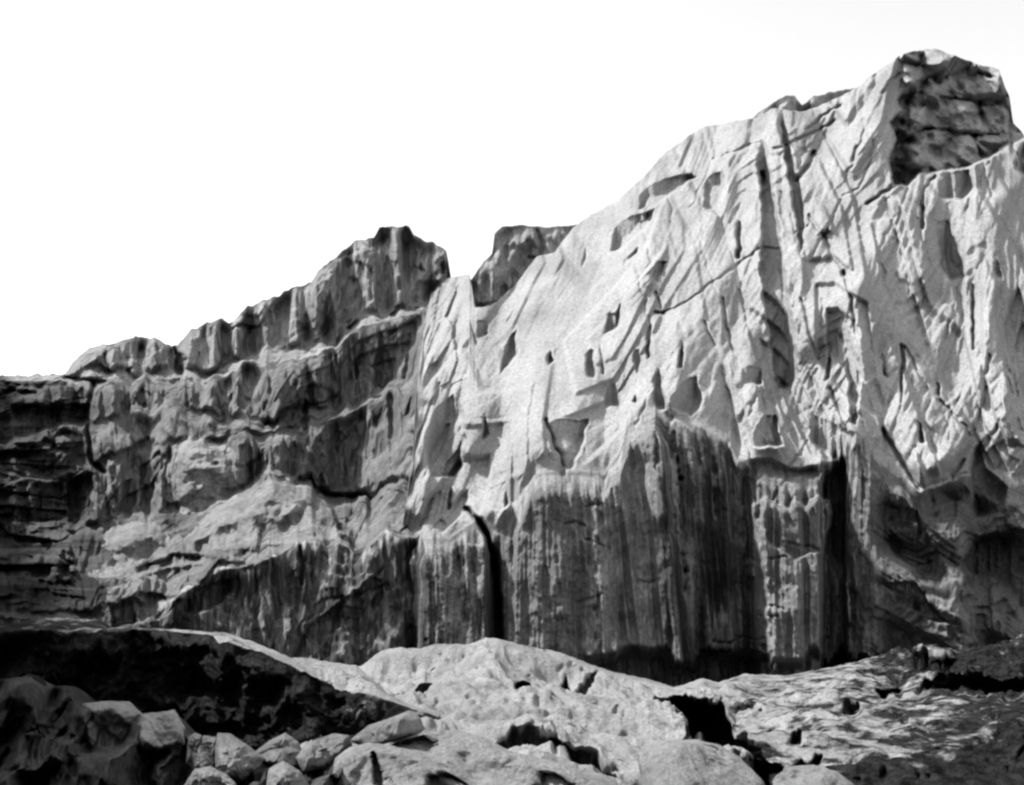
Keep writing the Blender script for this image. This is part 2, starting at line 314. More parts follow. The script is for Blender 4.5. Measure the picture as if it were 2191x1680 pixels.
# dark niches: upright faces that break the slabs
for poly, ex, ti in [
    ([(1371,404),(1419,381),(1479,370),(1492,378),(1458,404),(1387,452),(1366,446)],0.35,0.004),
    ([(1314,478),(1350,459),(1405,446),(1392,478),(1340,528),(1303,543)],0.3,0.004),
    ([(1510,378),(1555,360),(1544,425),(1539,465),(1521,452),(1503,444)],0.25,0.004),
    ([(1380,585),(1411,557),(1429,562),(1406,606)],0.9,0.02),
    ([(1382,612),(1396,604),(1392,625),(1380,624)],0.4,0.01),
    ([(1244,567),(1254,520),(1257,522),(1255,560),(1246,575)],0.3,0.02),
    ([(1573,557),(1576,473),(1589,473),(1586,559)],0.5,0.02),
    ([(1329,556),(1369,525),(1366,543),(1335,570)],0.25,0.005),
    ([(1298,667),(1318,668),(1323,647),(1329,648),(1326,703),(1290,721)],0.9,0.015),
    ([(1252,757),(1262,742),(1273,747),(1274,811),(1255,806)],0.3,0.01),
    ([(1282,734),(1288,734),(1295,803),(1287,803)],0.3,0.01),
    ([(1357,744),(1370,744),(1373,780),(1362,803),(1352,765)],0.4,0.01),
    ([(1457,721),(1465,754),(1461,788),(1448,789)],0.9,0.03),
    ([(1293,838),(1300,822),(1314,816),(1326,838),(1328,874),(1293,872)],0.35,0.01),
    ([(1360,837),(1368,867),(1350,862)],0.5,0.02),
    ([(1396,803),(1409,788),(1419,811),(1427,875),(1400,875)],0.35,0.01),
    ([(1432,838),(1466,812),(1491,801),(1506,857),(1480,893),(1432,875)],0.3,0.006),
    ([(1380,700),(1395,692),(1392,770),(1383,770)],0.35,0.02),
    ([(1080,736),(1094,712),(1106,703),(1108,759),(1090,785),(1067,805)],0.5,0.01),
    ([(1168,769),(1178,742),(1188,772),(1175,785)],0.35,0.01),
    ([(1037,877),(1047,903),(1047,933),(1027,946)],0.45,0.01),
    ([(1020,680),(1046,684),(1044,716),(1022,728)],0.25,0.0),
    ([(1143,897),(1262,895),(1246,960),(1226,1005),(1202,1004),(1166,905)],0.15,0.0),
    ([(1082,1024),(1118,1015),(1108,1078),(1078,1088)],0.2,0.004),
    ([(960,1040),(968,1040),(966,1090),(950,1100)],0.3,0.01),
    ([(905,930),(935,870),(970,840),(992,880),(990,1000),(975,1022),(920,1024)],0.25,0.002),
    ([(1604,930),(1632,890),(1660,884),(1676,955),(1610,960)],0.45,0.006),
    ([(1586,781),(1631,784),(1631,826),(1588,820)],0.25,0.003),
    ([(1772,748),(1779,750),(1776,812),(1763,817)],0.8,0.03),
    ([(1802,724),(1822,728),(1836,770),(1843,802),(1832,912),(1820,905),(1812,800)],0.6,0.012),
    ([(1883,746),(1892,760),(1902,811),(1892,806)],1.0,0.03),
    ([(1925,727),(1938,740),(1932,862),(1926,862)],1.0,0.03),
    ([(1997,781),(2006,800),(2014,850),(2004,845)],0.8,0.03),
    ([(1955,892),(1972,905),(1984,950),(1966,948)],0.8,0.02),
    ([(2000,476),(2029,470),(2048,520),(2068,593),(2035,603),(2014,578)],1.0,0.012),
    ([(2077,605),(2087,605),(2086,751),(2079,750)],0.7,0.04),
    ([(2002,374),(2020,368),(2078,362),(2085,400),(2066,432),(2010,426)],0.5,0.004),
    ([(1968,401),(1985,388),(2000,370),(2004,378),(1980,405),(1978,491),(1966,491)],0.8,0.02),
    ([(2170,330),(2200,300),(2210,390),(2172,362)],1.2,0.01),
    ([(2120,560),(2135,555),(2150,600),(2130,595)],0.4,0.01),
    ([(1700,905),(1760,890),(1830,930),(1820,990),(1770,985)],0.35,0.006),
]: MC.face(poly, ex * 0.4, ti * 0.8 + 0.006, cap=1.4, feather=5, wob=3.5)
rs = np.random.RandomState(21)
for i in range(46):
    u, v = rs.uniform(1330, 2190), rs.uniform(280, 960); l, sl = rs.uniform(30, 150), rs.choice([-0.25, -0.12, 0.35, 0.55]) + rs.normal(0, 0.06)
    MC.crack([(u, v), (u - sl * l * 0.5 + rs.normal(0, 4), v + l * 0.5), (u - sl * l, v + l)], rs.uniform(1.6, 3.2), rs.uniform(0.1, 0.35), wob=5)
for i in range(0):
    u, v = rs.uniform(930, 2190), rs.uniform(300, 1000); w, h_, sl = rs.uniform(6, 30), rs.uniform(14, 80), rs.uniform(0.0, 0.4)
    MC.face([(u - w * 0.2, v), (u + w * 0.8, v - h_ * 0.15), (u + w * 0.6 - sl * h_, v + h_), (u - w * 0.5 - sl * h_, v + h_ * 0.85)], rs.uniform(0.02, 0.09), rs.uniform(0, 0.006), wob=6, feather=12)
# twin dark grooves below the crest
MC.face([(1618,300),(1640,296),(1655,380),(1668,470),(1675,540),(1690,620),(1698,680),(1707,740),(1714,800),(1690,835),(1662,838),(1655,790),(1645,720),(1632,640),(1624,575),(1627,530),(1630,470),(1622,370)],0.35,0.012, wob=5, cap=2.2, feather=6)
MC.face([(1664,245),(1674,245),(1692,310),(1707,370),(1722,420),(1722,520),(1712,545),(1702,470),(1690,400),(1680,345)],0.3,0.014, wob=4, cap=1.8, feather=5)
MC.face([(1618,365),(1638,365),(1640,402),(1624,402)],0.9,0.02)
MC.face([(1625,530),(1673,524),(1674,534),(1626,540)],0.5,0.0)
# lower walls: recesses between the battlement blocks, overhung ledges
MC.face([(1600,985),(1652,978),(1690,1004),(1752,996),(1770,1060),(1756,1180),(1700,1200),(1640,1160),(1612,1080)],0.7,0.0,feather=5,cap=0.7)
MC.block([(1624,1090),(1632,1070),(1641,1062),(1654,1073),(1672,1079),(1688,1084),(1698,1070),(1705,1061),(1716,1074),(1726,1081),(1738,1066),(1750,1057),(1766,1064),(1777,1074),(1784,1098),(1764,1190),(1764,1480),(1640,1480),(1636,1250)],1.9,12,wob=5)
MC.face([(1681,1156),(1757,1170),(1756,1184),(1682,1168)],0.25,0)
MC.face([(2071,1020),(2082,960),(2100,941),(2112,1000),(2157,1040),(2150,1100),(2085,1112)],1.2,0.012)
MC.face([(1880,1245),(1960,1240),(2010,1310),(2062,1345),(1990,1330),(1920,1290)],0.8,0.004)
MC.face([(2058,1190),(2090,1150),(2130,1128),(2240,1140),(2290,1440),(2080,1440),(2070,1340)],1.6,0.0, wob=14, feather=18, cap=1.6)
MC.face([(1870,1080),(1900,1070),(1965,1090),(1975,1120),(1890,1150)],0.3,0.002)
for pts, w, d in [
    ([(1421,670),(1470,645),(1560,580),(1625,533)],2.2,0.35),([(1402,669),(1421,671)],4,0.7),([(1403,626),(1416,662)],3,0.5),
    ([(1545,639),(1552,695),(1570,752)],2.8,0.45),([(1506,688),(1529,739)],3,0.35),([(1582,620),(1600,690),(1592,720)],2.5,0.35),
    ([(1730,461),(1760,503),(1778,539),(1805,575),(1820,635),(1829,695),(1836,720)],3.4,0.55),([(1742,326),(1724,360),(1704,389)],4,0.9),
    ([(1655,320),(1688,308),(1724,293),(1787,257)],2.6,0.4),([(1724,278),(1760,250),(1800,225)],2.4,0.35),([(1919,393),(1890,412),(1856,437)],3.2,0.7),
    ([(1545,335),(1600,312),(1620,305)],2.0,0.25),([(1850,255),(1845,300),(1820,350)],2.4,0.3),([(1888,200),(1905,175),(1925,158)],2.6,0.4),
    ([(1870,300),(1860,350),(1840,400),(1805,420)],2.2,0.25),([(1700,500),(1730,480)],2,0.3),([(1525,290),(1532,320),(1524,360)],3,0.25),
    ([(1480,300),(1470,330),(1455,360)],4,0.25),([(1760,640),(1755,700)],2.5,0.3),([(1716,640),(1735,720),(1748,770)],3,0.4),
    ([(1166,899),(1180,935),(1205,1004)],4,0.6),([(1887,920),(1915,965),(1940,1005),(1969,1045)],4,0.7),([(1965,1047),(2020,1030),(2068,1012)],2.5,0.3),
    ([(2011,856),(2040,885),(2068,916),(2074,935)],3,0.55),([(1935,740),(1962,790),(1985,830)],3,0.35),([(1988,860),(1975,900),(2000,930)],2.6,0.3),
    ([(2062,985),(2045,1005),(2035,1020)],3.5,0.5),([(2110,830),(2100,880),(2085,920)],3,0.25),([(920,700),(908,730),(906,790),(902,812)],3,0.35),
    ([(940,820),(930,870)],3,0.25),([(1006,690),(1020,735)],3,0.35),([(1085,690),(1100,665)],2.5,0.25),([(1775,830),(1800,890),(1812,920)],3.2,0.45),
    ([(2117,760),(2110,800)],3,0.4),([(1963,1160),(1968,1120)],3.5,0.5)]: MC.crack(pts, w, d)
for u, v, a, b, d in [(1805,585,6,7,0.9),(1204,1010,4,8,0.7)]: MC.pit(u, v, a, b, d)
rs = np.random.RandomState(9)
for v in np.arange(895, 1270, 13): MC.pit(1438 + 0.07 * (v - 895) + rs.normal(0, 5), v + rs.normal(0, 6), rs.uniform(2, 6), rs.uniform(4, 12), rs.uniform(0.1, 0.5))   # pitted seam on the dark wall
for v in np.arange(1070, 1400, 15): MC.pit(1279 + rs.normal(0, 4), v + rs.normal(0, 8), rs.uniform(2, 6), rs.uniform(5, 14), rs.uniform(0.05, 0.35))
MC.crack([(994,1086),(1010,1100),(1026,1116)], 4, 1.2); MC.crack([(1026,1114),(1046,1150),(1056,1190),(1061,1240),(1068,1300),(1072,1345),(1074,1400)], 5, 4.5)
for x0, pts in enumerate([[(1592,1090),(1598,1180),(1606,1230)],[(1612,1085),(1620,1150),(1640,1250)],[(1636,1075),(1634,1120),(1640,1280),(1640,1350)],[(1812,1250),(1818,1330)],[(1826,1190),(1832,1260)]]): MC.rib(pts, 6, 0.7)
# the block at the summit: split beds, overhung below
SUMMIT = [(1934,60),(1920,112),(1933,140),(1925,160),(1940,185),(1920,214),(1930,236),(1905,262),(1917,300),(1902,340),(1913,395),(1940,398),(1965,372),(2006,366),(2068,359),(2113,338),(2188,293),(2230,290),(2230,40)]
b = MC.box(SUMMIT, 0); mU, mV = MC.U[b], MC.V[b]; m = inpoly(*MC.wob(mU, mV, 2.5), SUMMIT)
top0 = 48.7 + 0.004 * (mU - 1928)
beds = np.interp(mV + 0.06 * (mU - 2000), [100,150,200,207,216,240,270,283,292,330,380], [-0.2,-0.5,-0.9,-0.8,0.5,0.1,-0.2,-0.2,0.8,0.0,-0.3])
MC.D[b] = np.where(m, top0 + 0.35 * beds + 1.5 * tri((mU + 0.4 * mV) / 60, mV / 50, 81) + 0.55 * tri((mU - 0.5 * mV) / 24, mV / 19, 82) + 0.16 * tri(mU / 9, mV / 8, 83), MC.D[b])
MC.face([(1920,250),(1945,190),(1955,200),(1945,260),(1925,290),(1943,330),(1938,400),(1912,396),(1906,290)],0.9,0.01)
for pts, w, d in [([(2011,207),(2050,214),(2089,218),(2134,203),(2155,203)],3,0.5),([(1931,305),(1955,288),(1979,276),(2020,278),(2068,287),(2130,290),(2188,284)],3.5,0.7),([(2060,140),(2100,158),(2130,165)],4,0.6),([(1930,128),(1960,138)],6,0.8),([(2095,215),(2105,270)],3,0.5),([(2085,290),(2100,335)],5,0.7)]: MC.crack(pts, w, d)
MC.pit(2005,172,10,9,0.9); MC.pit(1970,205,7,12,0.8)
MC.block([(1930,300),(1960,240),(1982,222),(1984,272),(1936,308)],1.8,26); MC.block([(1936,312),(1984,286),(1992,350),(1945,374)],1.6,26); MC.block([(2090,225),(2150,222),(2165,262),(2120,282)],0.9,22)

for i in range(14):
    u, v = rs.uniform(1110, 1750), rs.uniform(1060, 1390); l = rs.uniform(15, 60)
    MC.crack([(u, v), (u + l * 0.5, v + rs.normal(0, 5)), (u + l, v + rs.normal(0, 9))], rs.uniform(1.5, 2.6), rs.uniform(0.1, 0.3))
MC.D += below * sst(1860 - U, 0, 60) * (0.25 * tri(U / 110, V / 70, 97) + 0.12 * tri(U / 34, V / 40, 98))
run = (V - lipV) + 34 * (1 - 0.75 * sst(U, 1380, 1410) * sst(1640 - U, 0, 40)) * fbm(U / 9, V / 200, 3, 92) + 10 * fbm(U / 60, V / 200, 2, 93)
MC.att = sst(run, 0, np.where(U < 1330, 36, 14)) * np.interp(U, [855, 1070, 1100, 1390, 1425, 1560, 1620, 1740, 1765, 1850, 1900, 2620], [1, 1, 0.66, 0.60, 1, 1, 0.6, 0.68, 1, 0.9, 0.6, 0.6])  # fluted wall's left half is streaked less: its lit side painted in
MC.smooth(1); MC.smooth(2, np.exp(-((V - lipV) / 8) ** 2)); U, V = MC.U, MC.V
LIP = lambda U, V: np.interp(U.ravel(), MC.cols, MC.Vs[1]).reshape(U.shape) + 26 * np.abs(fbm(U / 24, V / 50, 4, 91)) * (0.3 + sst(1330 - U, 0, 60)) + 2
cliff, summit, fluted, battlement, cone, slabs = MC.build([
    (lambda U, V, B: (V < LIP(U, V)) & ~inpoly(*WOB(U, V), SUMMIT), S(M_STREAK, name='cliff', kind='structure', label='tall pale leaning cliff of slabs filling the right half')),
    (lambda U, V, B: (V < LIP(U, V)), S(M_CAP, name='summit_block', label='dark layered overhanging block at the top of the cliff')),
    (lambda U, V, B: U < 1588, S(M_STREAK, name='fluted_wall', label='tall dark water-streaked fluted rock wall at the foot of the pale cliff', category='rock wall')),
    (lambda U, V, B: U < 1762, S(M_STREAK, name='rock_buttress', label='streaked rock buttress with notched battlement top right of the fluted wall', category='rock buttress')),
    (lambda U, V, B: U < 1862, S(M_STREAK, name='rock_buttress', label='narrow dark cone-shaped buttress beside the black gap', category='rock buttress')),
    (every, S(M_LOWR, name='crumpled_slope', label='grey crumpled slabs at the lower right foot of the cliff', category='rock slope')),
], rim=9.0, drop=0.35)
summit.parent = cliff

# ---- left ridge: stepped, fluted risers and lit terraces
k0 = [(-420,330,50),(-260,480,50),(-150,610,51),(-60,760,51.5),(-20,803,52),(60,803,52.5),(140,800,53),(155,775,54),(190,745,54.5),(215,738,54.5),(245,735,54.5),(290,720,54.8),(330,722,54.8),(365,742,55),(380,735,55),(410,705,55),(450,688,55),(475,682,55),(490,690,55.2),(500,685,55.2),(530,655,55.2),(560,645,55.3),(600,630,55.4),(625,615,55.4),(665,605,55.5),(680,580,55.6),(720,550,55.8),(740,530,55.9),(760,515,56),(800,508,56),(812,488,56),(840,483,56),(875,485,55.8),(885,500,55.6),(905,515,55.4),(930,520,55.2),(955,535,55),(960,560,55),(966,600,55),(980,640,55),(1100,700,55)]  # unseen left points raised to cast shade on the far left cliff
k1 = [(-420,830,48),(-20,835,50),(140,812,52),(215,792,53),(260,800,53.3),(370,800,53.8),(430,800,54),(520,768,54.3),(600,748,54.3),(690,735,54.4),(720,740,54.3),(758,697,54.5),(800,676,54.5),(863,671,54.5),(905,652,54.5),(1100,760,54)]
k2 = [(-420,850,47.6),(-20,850,49.6),(150,815,51.6),(370,814,52),(430,822,52),(520,782,52),(575,775,52),(667,757,52),(716,748,52),(758,705,52.4),(863,680,52.6),(905,662,52.6),(1100,790,52)]
k3 = [(-420,1000,46),(0,990,47.4),(200,905,48.6),(370,868,49),(480,892,49),(575,905,49.4),(640,875,50.6),(668,868,51.6),(720,880,51.5),(752,867,51.6),(837,830,51.6),(905,832,48.5),(1100,860,47)]
k4 = [(-420,1040,45),(0,1035,46),(200,1000,46.6),(340,960,47),(500,932,47.4),(575,930,47.6),(640,915,48.4),(683,904,48.8),(735,898,49),(801,847,50.0),(840,833,49.6),(863,841,48.6),(890,838,47.4),(1100,880,46)]
k5 = [(-420,1150,44),(0,1150,44.4),(200,1122,44.2),(350,1102,44.4),(560,1042,46),(640,1032,47.4),(667,1034,48.2),(677,1058,48.3),(794,1060,47.4),(815,1040,45),(870,1030,41.6),(905,1030,41.2),(1100,1030,41)]
k6 = [(-420,1340,37.5),(210,1312,36.6),(321,1300,36),(384,1275,35.8),(466,1225,35.9),(531,1211,35.8),(575,1196,35.8),(619,1169,36),(636,1150,36.1),(700,1162,35.8),(746,1173,35.5),(756,1185,35.4),(828,1138,35.5),(845,1151,35.2),(866,1155,35),(924,1152,35),(1100,1152,35)]
k7 = [(-420,1480,35.8),(210,1480,35.2),(466,1480,34.9),(700,1480,34.5),(860,1480,34.2),(1100,1480,34.4)]
LR = Sheet([k0, k1, k2, k3, k4, k5, k6, k7], -420, 985, 2.0, jag=3.0, seed=103, wander=11.0)
U, V = LR.U, LR.V; Bd = LR.band[:, None] * np.ones(U.shape, int)
edge = np.zeros(U.shape)
for k in range(7):
    mk = Bd == k; a, c = LR.Vs[k][None, :], LR.Vs[k + 1][None, :]
    edge = np.where(mk, np.minimum(sst(V - a, 0, 26), sst(c - V, 0, 16)), edge)
sh = U - 0.05 * V
riser = np.isin(Bd, (0, 2, 4, 6)); tread = ~riser
LR.D -= edge * riser * (1.3 * steps(tri(sh / 30, V / 380, 162, 0.06), 2.5) + 0.4 * steps(tri(sh / 13, V / 120, 169, 0.1), 2) + 0.06 * gn(sh / 6, V / 100, 163)) * np.where(Bd == 6, 0.4, 1.0)
LR.D += edge * (1.2 * steps(tri((U + 0.5 * V) / 85, (V - 0.4 * U) / 130, 164, 0.06), 2.5) + 0.6 * steps(tri((U + 0.2 * V) / 34, V / 100, 165, 0.06), 2.5) + 0.16 * tri(U / 8, V / 24, 160)) * np.where(Bd == 6, 0.4, 1.0)
LR.D += edge * 0.5 * fbm(U / 140, V / 140, 2, 166) * np.where(Bd == 6, 0.4, 1)
# dark beds at the far left
strat = sst(215 - U, 0, 110) * sst(V, 808, 835) * sst(1330 - V, 0, 20)
LR.D += strat * (0.7 * cells(U / 140, (V - 0.08 * U) / 30, 167, 1, 0.5, 0.4) + 0.3 * cells(U / 40, V / 12, 168, 0.8, 0.8, 0.6))
for poly, ex, ti in [
    ([(-30,845),(20,826),(80,836),(82,848),(40,850),(30,862),(150,862),(195,860),(190,905),(120,918),(70,935),(-30,962)],1.6,0.002),
    ([(105,955),(152,955),(150,972),(110,966)],0.8,0.0),
    ([(372,735),(402,770),(398,812),(372,806)],1.8,0.01),
    ([(262,800),(275,785),(290,780),(282,808)],0.9,0.01),
    ([(215,755),(232,742),(240,800),(228,800)],0.8,0.01),
    ([(877,625),(896,597),(942,600),(945,613),(926,631),(914,662),(880,652)],0.9,0.012),
    ([(892,572),(903,560),(910,582),(894,592)],0.9,0.02),([(938,565),(952,555),(954,592),(944,588)],0.9,0.02),
    ([(735,700),(760,680),(772,690),(768,712),(738,716)],0.9,0.0),([(830,672),(852,662),(860,684),(836,688)],0.9,0.0),([(884,655),(900,650),(902,672),(886,672)],0.9,0.0),
    ([(668,800),(690,780),(696,862),(664,868)],0.4,0.003),
    ([(608,900),(632,860),(660,848),(662,900),(640,926),(606,926)],0.9,0.008),
    ([(560,865),(575,845),(580,905),(566,920)],0.7,0.012),([(485,850),(500,834),(505,842),(492,875),(484,872)],0.7,0.01),
    ([(866,880),(878,846),(884,850),(880,890),(858,905)],1.0,0.02),
    ([(672,1040),(700,1050),(796,1052),(775,1068),(765,1105),(742,1145),(722,1135),(708,1090)],1.9,0.0),
    ([(800,1080),(830,1040),(868,1050),(872,1120),(850,1145),(800,1130)],0.5,0.006),
    ([(230,1010),(262,960),(318,930),(345,950),(320,1000),(290,1090),(250,1110)],0.7,0.006),
    ([(292,1085),(300,1000),(340,960),(356,975),(345,1040),(310,1112)],0.8,0.008),
    ([(80,1050),(110,1030),(200,1010),(212,1090),(130,1105),(70,1100)],1.0,0.003),
    ([(232,1300),(300,1262),(384,1276),(340,1330),(240,1345)],0.9,0.003),
    ([(290,1215),(380,1180),(470,1190),(440,1222),(360,1250),(290,1232)],0.6,0.002),
    ([(385,1282),(440,1246),(500,1232),(500,1268),(450,1310),(385,1320)],0.7,0.004),
]: LR.face(poly, ex, ti, wob=4)
for pts, w, d in [([(200,820),(190,870),(187,930),(195,990),(222,1008)],5,1.6),([(140,808),(180,812),(225,818)],3.5,0.8),
    ([(500,705),(520,695),(545,700)],3,0.6),([(532,700),(525,730),(522,750)],3,0.6),([(880,690),(835,712),(845,705)],3,0.5),([(652,840),(650,900),(655,925)],4,0.9),
    ([(645,870),(690,862),(720,850)],2.5,0.5),([(720,760),(725,860)],3,0.5),([(640,1170),(650,1200),(645,1250)],4,0.7),([(582,1195),(584,1250)],3,0.4),
    ([(758,1275),(830,1250),(840,1290)],3,0.35),([(905,1250),(895,1300)],5,0.5),([(820,1215),(800,1240)],3,0.3),([(700,1400),(722,1310),(735,1280)],5,0.5)]: LR.crack(pts, w, d)
for pts, w, h in [([(184,900),(183,950),(190,990),(200,1010)],5,0.8),([(131,1170),(120,1230)],6,1.0),([(657,1334),(711,1300),(766,1256),(796,1228),(814,1238)],5,0.35),([(300,1232),(360,1215),(430,1205)],4,0.5),([(321,1330),(350,1300),(384,1278)],9,0.6),([(384,1275),(466,1223),(531,1210),(590,1190)],7,0.4)]: LR.rib(pts, w, h)
for v in range(0, 6): LR.pit(150 + 6 * math.sin(v * 2.1), 1130 + 22 * v, 8, 8, -0.9)

DOME = [(354,1042),(357,990),(364,957),(393,934),(436,936),(485,954),(515,977),(531,1006),(520,1055),(470,1085),(423,1102),(364,1092)]
MOUND = [(440,1105),(470,1072),(520,1045),(558,1012),(570,992),(600,1008),(640,1025),(675,1045),(700,1085),(718,1121),(720,1152),(640,1160),(560,1165),(480,1175),(400,1180),(395,1150)]
BOLD = [(208,1205),(213,1147),(240,1128),(279,1116),(325,1116),(354,1134),(362,1170),(320,1195),(285,1215),(275,1232),(216,1236)]
for poly, h, e_, tv in ((DOME, 1.5, 60, 0.006), (MOUND, 1.8, 70, 0.016), (BOLD, 1.4, 50, 0.012)):
    b = LR.box(poly, 8); uu, vv = LR.wob(LR.U[b], LR.V[b], 4); m = inpoly(uu, vv, poly); w = np.where(m, np.sqrt(sst(segdist(uu, vv, poly, True), 0, e_)), 0)
    vm = np.mean([p[1] for p in poly]); k_ = np.median(LR.D[b][m])
    flat = k_ - tv * (vv - vm) * 1.0 + 0.45 * tri((uu + 0.4 * vv) / 45, vv / 40, 171) + 0.25 * tri(uu / 18, vv / 18, 172) + 0.08 * tri(uu / 7, vv / 7, 173)
    LR.D[b] = np.where(m, LR.D[b] + w * (flat - h - LR.D[b]), LR.D[b])
LR.pit(462,992,7,5,0.5); LR.smooth(1)
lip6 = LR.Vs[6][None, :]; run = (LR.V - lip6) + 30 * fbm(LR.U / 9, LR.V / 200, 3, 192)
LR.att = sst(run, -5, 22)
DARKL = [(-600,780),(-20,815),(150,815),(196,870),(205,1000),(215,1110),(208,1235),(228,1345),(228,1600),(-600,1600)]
M_GREY2 = rock_material('light grey rock', 0.13, 0.22, (0.8, 0.8, 0.8), spots=(0.07, 0.9, 0.60), fine=5)
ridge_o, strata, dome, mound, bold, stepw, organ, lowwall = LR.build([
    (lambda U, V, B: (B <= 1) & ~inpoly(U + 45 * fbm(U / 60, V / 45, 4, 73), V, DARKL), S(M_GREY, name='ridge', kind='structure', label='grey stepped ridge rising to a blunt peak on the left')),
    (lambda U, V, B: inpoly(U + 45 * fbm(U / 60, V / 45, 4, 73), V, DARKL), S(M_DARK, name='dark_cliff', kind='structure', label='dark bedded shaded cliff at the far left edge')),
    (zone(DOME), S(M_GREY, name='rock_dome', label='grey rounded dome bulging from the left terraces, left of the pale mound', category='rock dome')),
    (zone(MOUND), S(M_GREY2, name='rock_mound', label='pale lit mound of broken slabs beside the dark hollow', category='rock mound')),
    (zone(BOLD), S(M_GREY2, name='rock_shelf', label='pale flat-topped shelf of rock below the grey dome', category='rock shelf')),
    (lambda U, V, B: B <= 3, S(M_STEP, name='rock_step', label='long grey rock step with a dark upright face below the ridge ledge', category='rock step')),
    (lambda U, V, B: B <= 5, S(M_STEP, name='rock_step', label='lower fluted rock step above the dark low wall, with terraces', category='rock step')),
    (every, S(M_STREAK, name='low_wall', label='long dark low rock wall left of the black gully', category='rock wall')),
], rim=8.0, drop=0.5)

# ---- shaded block standing behind the slabs, and the low back crest beside the summit
def back(name, line, bottom, d, mat, label, seed):
    sh_ = Sheet([[(u, v, d) for u, v in line], [(line[0][0], bottom, d - 0.4), (line[-1][0], bottom, d - 0.4)]], line[0][0], line[-1][0], 2.0, jag=2.0, seed=seed)
    e = sst(sh_.V - sh_.Vs[0][None, :], 0, 20)
    sh_.D += e * (0.7 * tri(sh_.U / 40, sh_.V / 60, seed) + 0.3 * tri(sh_.U / 15, sh_.V / 25, seed + 1) + 0.3 * fbm(sh_.U / 30, sh_.V / 50, 3, seed) + 0.25 * ridge(sh_.U / 40, sh_.V / 300, 2, seed))
    return sh_, (lambda: sh_.build([(every, S(mat, name=name, label=label, category='rock outcrop'))], rim=5.0, drop=0.3)[0])
bs, mk = back('rock_outcrop', [(990,620),(1014,590),(1035,560),(1053,542),(1058,500),(1073,484),(1120,482),(1170,486),(1224,482),(1250,478),(1262,500)], 760, 54.5, M_GREY, 'square grey block standing behind the pale slabs, right of the left peak', 301)
bs.crack([(1150,495),(1158,520),(1156,545)],5,0.6); bs.crack([(1135,548),(1158,556)],3,0.6); bs.face([(1014,645),(1071,641),(1050,680),(1018,665)],0.5,0.004); mk()
bs, mk = back('rock_outcrop', [(1600,262),(1625,240),(1650,222),(1680,204),(1700,206),(1716,224),(1740,206),(1770,200),(1800,192),(1845,187),(1870,180)], 330, 56, M_CAP, 'low dark crest peeking over the slabs left of the summit block', 302); mk()
# ------------------------------------------------------------------ ground and an added shading wall
def plane_sheet(name, xs, ys, zf, mat, **props):
    X, Y = np.meshgrid(xs, ys); Z = zf(X, Y); P = np.stack([X, Y, Z], -1); R, C = X.shape
    idx = np.arange(R * C).reshape(R, C); q = np.stack([idx[:-1, :-1], idx[:-1, 1:], idx[1:, 1:], idx[1:, :-1]], -1).reshape(-1, 4)
    return mesh_obj(name, P.reshape(-1, 3), q, mat, **props)
gx = np.concatenate([np.linspace(-900, -60, 20), np.arange(-56, 60, 1.0), np.linspace(64, 900, 20)])
gy = np.concatenate([np.linspace(-900, -40, 20), np.arange(-36, 70, 1.0), np.linspace(76, 900, 20)])
plane_sheet('ground', gx, gy, lambda X, Y: -1.4 + 0.35 * fbm(X / 5, Y / 5, 4, 401) - 0.9 * sst(np.hypot(X + 1, Y - 6), 14, 4), M_BLACK, kind='structure')
# unseen wall, added outside the picture: it shades the left and shuts the low sky off from the fronts of the rocks
path = np.array([(-34,50,21),(-27,38,18),(-20,26,13),(-16.5,20,15),(-13.5,14.5,16.0),(-12,6,16.5),(-13,-6,15),(-6,-15,15),(8,-18,16),(22,-14,15),(30,-4,12)], float)
tt = np.linspace(0, len(path) - 1, 420); zz = np.linspace(0, 1, 60)
px, py, ph = [np.interp(tt, np.arange(len(path)), path[:, k]) for k in range(3)]
tx, ty = np.gradient(px), np.gradient(py); ln = np.hypot(tx, ty); nx, ny = -ty / ln, tx / ln
Tg, Zg = np.meshgrid(tt, zz); hg = ph[None, :] * (1 + 0.12 * fbm(Tg * 2, Tg * 0, 3, 411)) * np.minimum(Zg / 0.8, 1)
off = 0.7 * fbm(Tg * 3, Zg * 4, 4, 412) + 0.8 * cells(Tg * 4, Zg * 4, 413, 0.7, 0.8, 0.8) - 1.2 * Zg - 9 * np.maximum(Zg - 0.8, 0) / 0.2
Pw = np.stack([px[None, :] + nx[None, :] * -off * -1, py[None, :] + ny[None, :] * off, -2.2 + hg], -1)
R, C = Tg.shape; idx = np.arange(R * C).reshape(R, C)
mesh_obj('shade_wall', Pw.reshape(-1, 3), np.stack([idx[:-1, :-1], idx[:-1, 1:], idx[1:, 1:], idx[1:, :-1]], -1).reshape(-1, 4), M_DARK, kind='structure')

# ------------------------------------------------------------------ foreground rock pavement and ledges
def lumps(sh_, amp, seed, near=1.0):
    P = at(sh_.U, sh_.V, sh_.D); X, Y = P[..., 0] * near, P[..., 1] * near
    e = sst(sh_.V - sh_.Vs[0][None, :], 2, 30)
    sh_.dz += amp * e * (0.26 * steps(tri(X / 1.6 + 0.2 * Y, Y / 2.8, seed + 20, 0.15), 2.5) + 0.10 * steps(tri(X / 0.7 + 0.35 * Y, Y / 1.5, seed + 25, 0.1), 2) + 0.05 * tri(X / 0.6 + 0.3 * Y, Y / 1.3, seed + 21) + 0.010 * tri(X / 0.2, Y / 0.45, seed + 22) + 0.22 * fbm(X / 1.6, Y / 2.2, 4, seed) + 0.06 * fbm(X / 0.5, Y / 0.9, 3, seed + 5) + 0.03 * cells(X / 1.1 + 0.3 * Y, Y / 2.4, seed + 9, 0.5, 0.5, 0.5))
